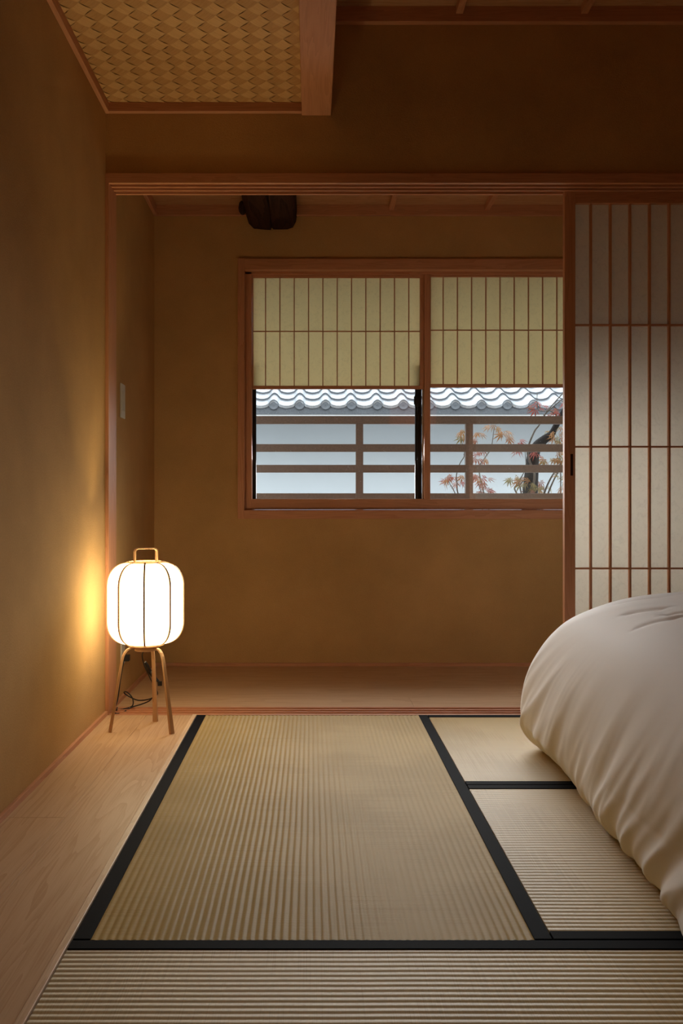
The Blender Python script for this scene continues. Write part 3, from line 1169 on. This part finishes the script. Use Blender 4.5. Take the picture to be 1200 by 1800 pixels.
m = MB()
m.tube(spline([(fx(926, MD), MD, -3.0), (fx(928, MD), MD, -1.0), mpt(930, 960), mpt(931, 880), mpt(934, 830), mpt(937, 800), mpt(944, 784), mpt(956, 773), mpt(968, 764), mpt(975, 752), mpt(984, 735), mpt(1005, 700)], 8), lambda t: 0.075 - 0.052 * min(1, t * 1.25), 12)
m.build('trunk', BARK, tree)
branches = [
    ([(931, 880), (939, 835), (930, 810), (927, 790), (938, 760), (948, 746), (962, 722), (990, 690)], 0.010),
    ([(930, 930), (912, 850), (912, 845), (918, 835), (924, 820), (922, 790)], 0.006),
    ([(945, 905), (955, 870), (968, 840), (985, 815), (1000, 790)], 0.009),
    ([(950, 905), (962, 870), (976, 838), (992, 815), (1015, 790)], 0.008),
    ([(940, 910), (905, 862), (915, 850), (930, 835), (945, 825)], 0.007),
    ([(900, 940), (850, 900), (846, 868), (840, 850), (836, 835)], 0.005),
    ([(860, 950), (820, 900), (805, 868), (803, 850), (802, 835), (808, 815), (816, 800), (812, 780), (809, 757)], 0.006),
    ([(830, 940), (800, 868), (790, 850), (787, 838)], 0.0045),
    ([(880, 960), (860, 900), (842, 830), (852, 805), (862, 790), (866, 770), (868, 750)], 0.006),
    ([(815, 800), (818, 785), (815, 770)], 0.004),
    ([(985, 735), (975, 728), (966, 722), (948, 722), (944, 712), (944, 690)], 0.005),
    ([(955, 730), (975, 712), (990, 700), (1010, 684)], 0.005),
    ([(985, 870), (985, 820), (982, 790), (984, 770)], 0.005),
]
for k, (pp, r0) in enumerate(branches):
    m = MB()
    m.tube(spline([mpt(x, y, -0.05 + 0.02 * (k % 5)) for x, y in pp], 6), (lambda r0: lambda t: r0 * (1 - 0.6 * t))(r0), 7)
    m.build('branch', TWIG, tree)

fol = MB()


def leaf(base, dirv, nrm, L, mi):
    """palmate leaf: seven pointed lobes, slightly cupped"""
    d = dirv.normalized()
    n = (nrm - d * nrm.dot(d)).normalized()
    s_ = d.cross(n)
    lob = [(-112, .42), (-74, .70), (-36, .90), (0, 1.0), (36, .90), (74, .70), (112, .42)]
    c0 = len(fol.v)
    fol.v.append(tuple(base))
    for a, l in lob:
        for off, f in ((-11, 0.45), (0, 1.0), (11, 0.45)):
            aa = R(a + off)
            rad = L * l * f
            p = base + (d * math.cos(aa) + s_ * math.sin(aa)) * rad - n * (0.35 * rad * rad / L) * (1.6 if off == 0 else 1.0)
            fol.v.append(tuple(p))
    for k in range(7):
        i = c0 + 1 + k * 3
        fol.face([c0, i, i + 1, i + 2], [(0, 0), (0.01, 0), (0.01, 0.01), (0, 0.01)], mi, True)


clusters = [  # px, py, leaves, spread px, colours
    (944, 713, 7, 17, (0, 0, 3)), (985, 722, 5, 12, (0, 3, 0)), (960, 728, 4, 10, (0, 3)), (1000, 712, 4, 14, (0, 3)),
    (810, 766, 8, 11, (1, 1, 2)), (812, 757, 3, 6, (2, 1)), (840, 762, 3, 8, (1, 1)), (838, 776, 5, 9, (1, 3)), (868, 752, 5, 12, (1, 2, 1)), (884, 762, 7, 12, (1, 1, 3)), (893, 770, 4, 7, (1, 3)),
    (846, 795, 3, 8, (3, 0)), (838, 803, 5, 12, (3, 0, 3)), (850, 806, 3, 8, (3, 1)), (912, 776, 4, 9, (0, 0)), (905, 792, 3, 8, (0, 3)), (942, 797, 4, 8, (0, 3)),
    (966, 757, 5, 12, (1, 2)), (978, 764, 9, 16, (1, 2, 1)), (990, 752, 6, 12, (1, 2)), (985, 775, 7, 14, (1, 3, 2)), (958, 806, 6, 13, (2, 1, 2)), (975, 802, 7, 14, (2, 1)), (990, 806, 6, 12, (2, 1)), (994, 790, 4, 10, (1, 2)),
    (785, 842, 7, 11, (1, 0, 2)), (795, 840, 5, 9, (3, 1)), (810, 848, 5, 9, (3, 0)), (816, 838, 3, 7, (3, 1)), (842, 838, 7, 14, (0, 3)), (852, 846, 7, 14, (0, 3, 1)), (838, 865, 5, 11, (3, 0)), (856, 862, 5, 10, (3, 0)),
    (902, 840, 8, 14, (2, 1, 2)), (915, 846, 8, 15, (2, 3, 1)), (928, 852, 7, 13, (2, 1, 3)), (945, 845, 6, 12, (2, 3)), (940, 862, 8, 15, (1, 2, 3)), (955, 856, 6, 13, (3, 2)), (925, 866, 6, 12, (1, 3)), (975, 835, 4, 9, (2, 1)),
    (985, 850, 6, 13, (2, 2, 1)), (996, 838, 6, 12, (2, 1)), (993, 862, 5, 12, (2, 1)),
]
lr = random.Random(21)
for (px_, py_, n_, sp, cols) in clusters:
    for k in range(int(n_ * 0.85 + 0.5)):
        a = lr.uniform(0, 2 * math.pi)
        rr = sp * 0.75 * math.sqrt(lr.random())
        p = Vector(at(px_ + rr * math.cos(a), py_ + 0.6 * rr * math.sin(a), MD + lr.uniform(-0.14, 0.14)))
        dv = Vector((math.cos(a) + lr.uniform(-.4, .4), lr.uniform(-0.5, 0.3), lr.uniform(-0.75, 0.15)))
        nv = Vector((lr.uniform(-.5, .5), lr.uniform(-0.9, -0.1), lr.uniform(0.3, 1.0)))
        leaf(p, dv, nv, lr.uniform(0.050, 0.074), lr.choice(cols))
fo = fol.build('foliage', LEAVES, tree)
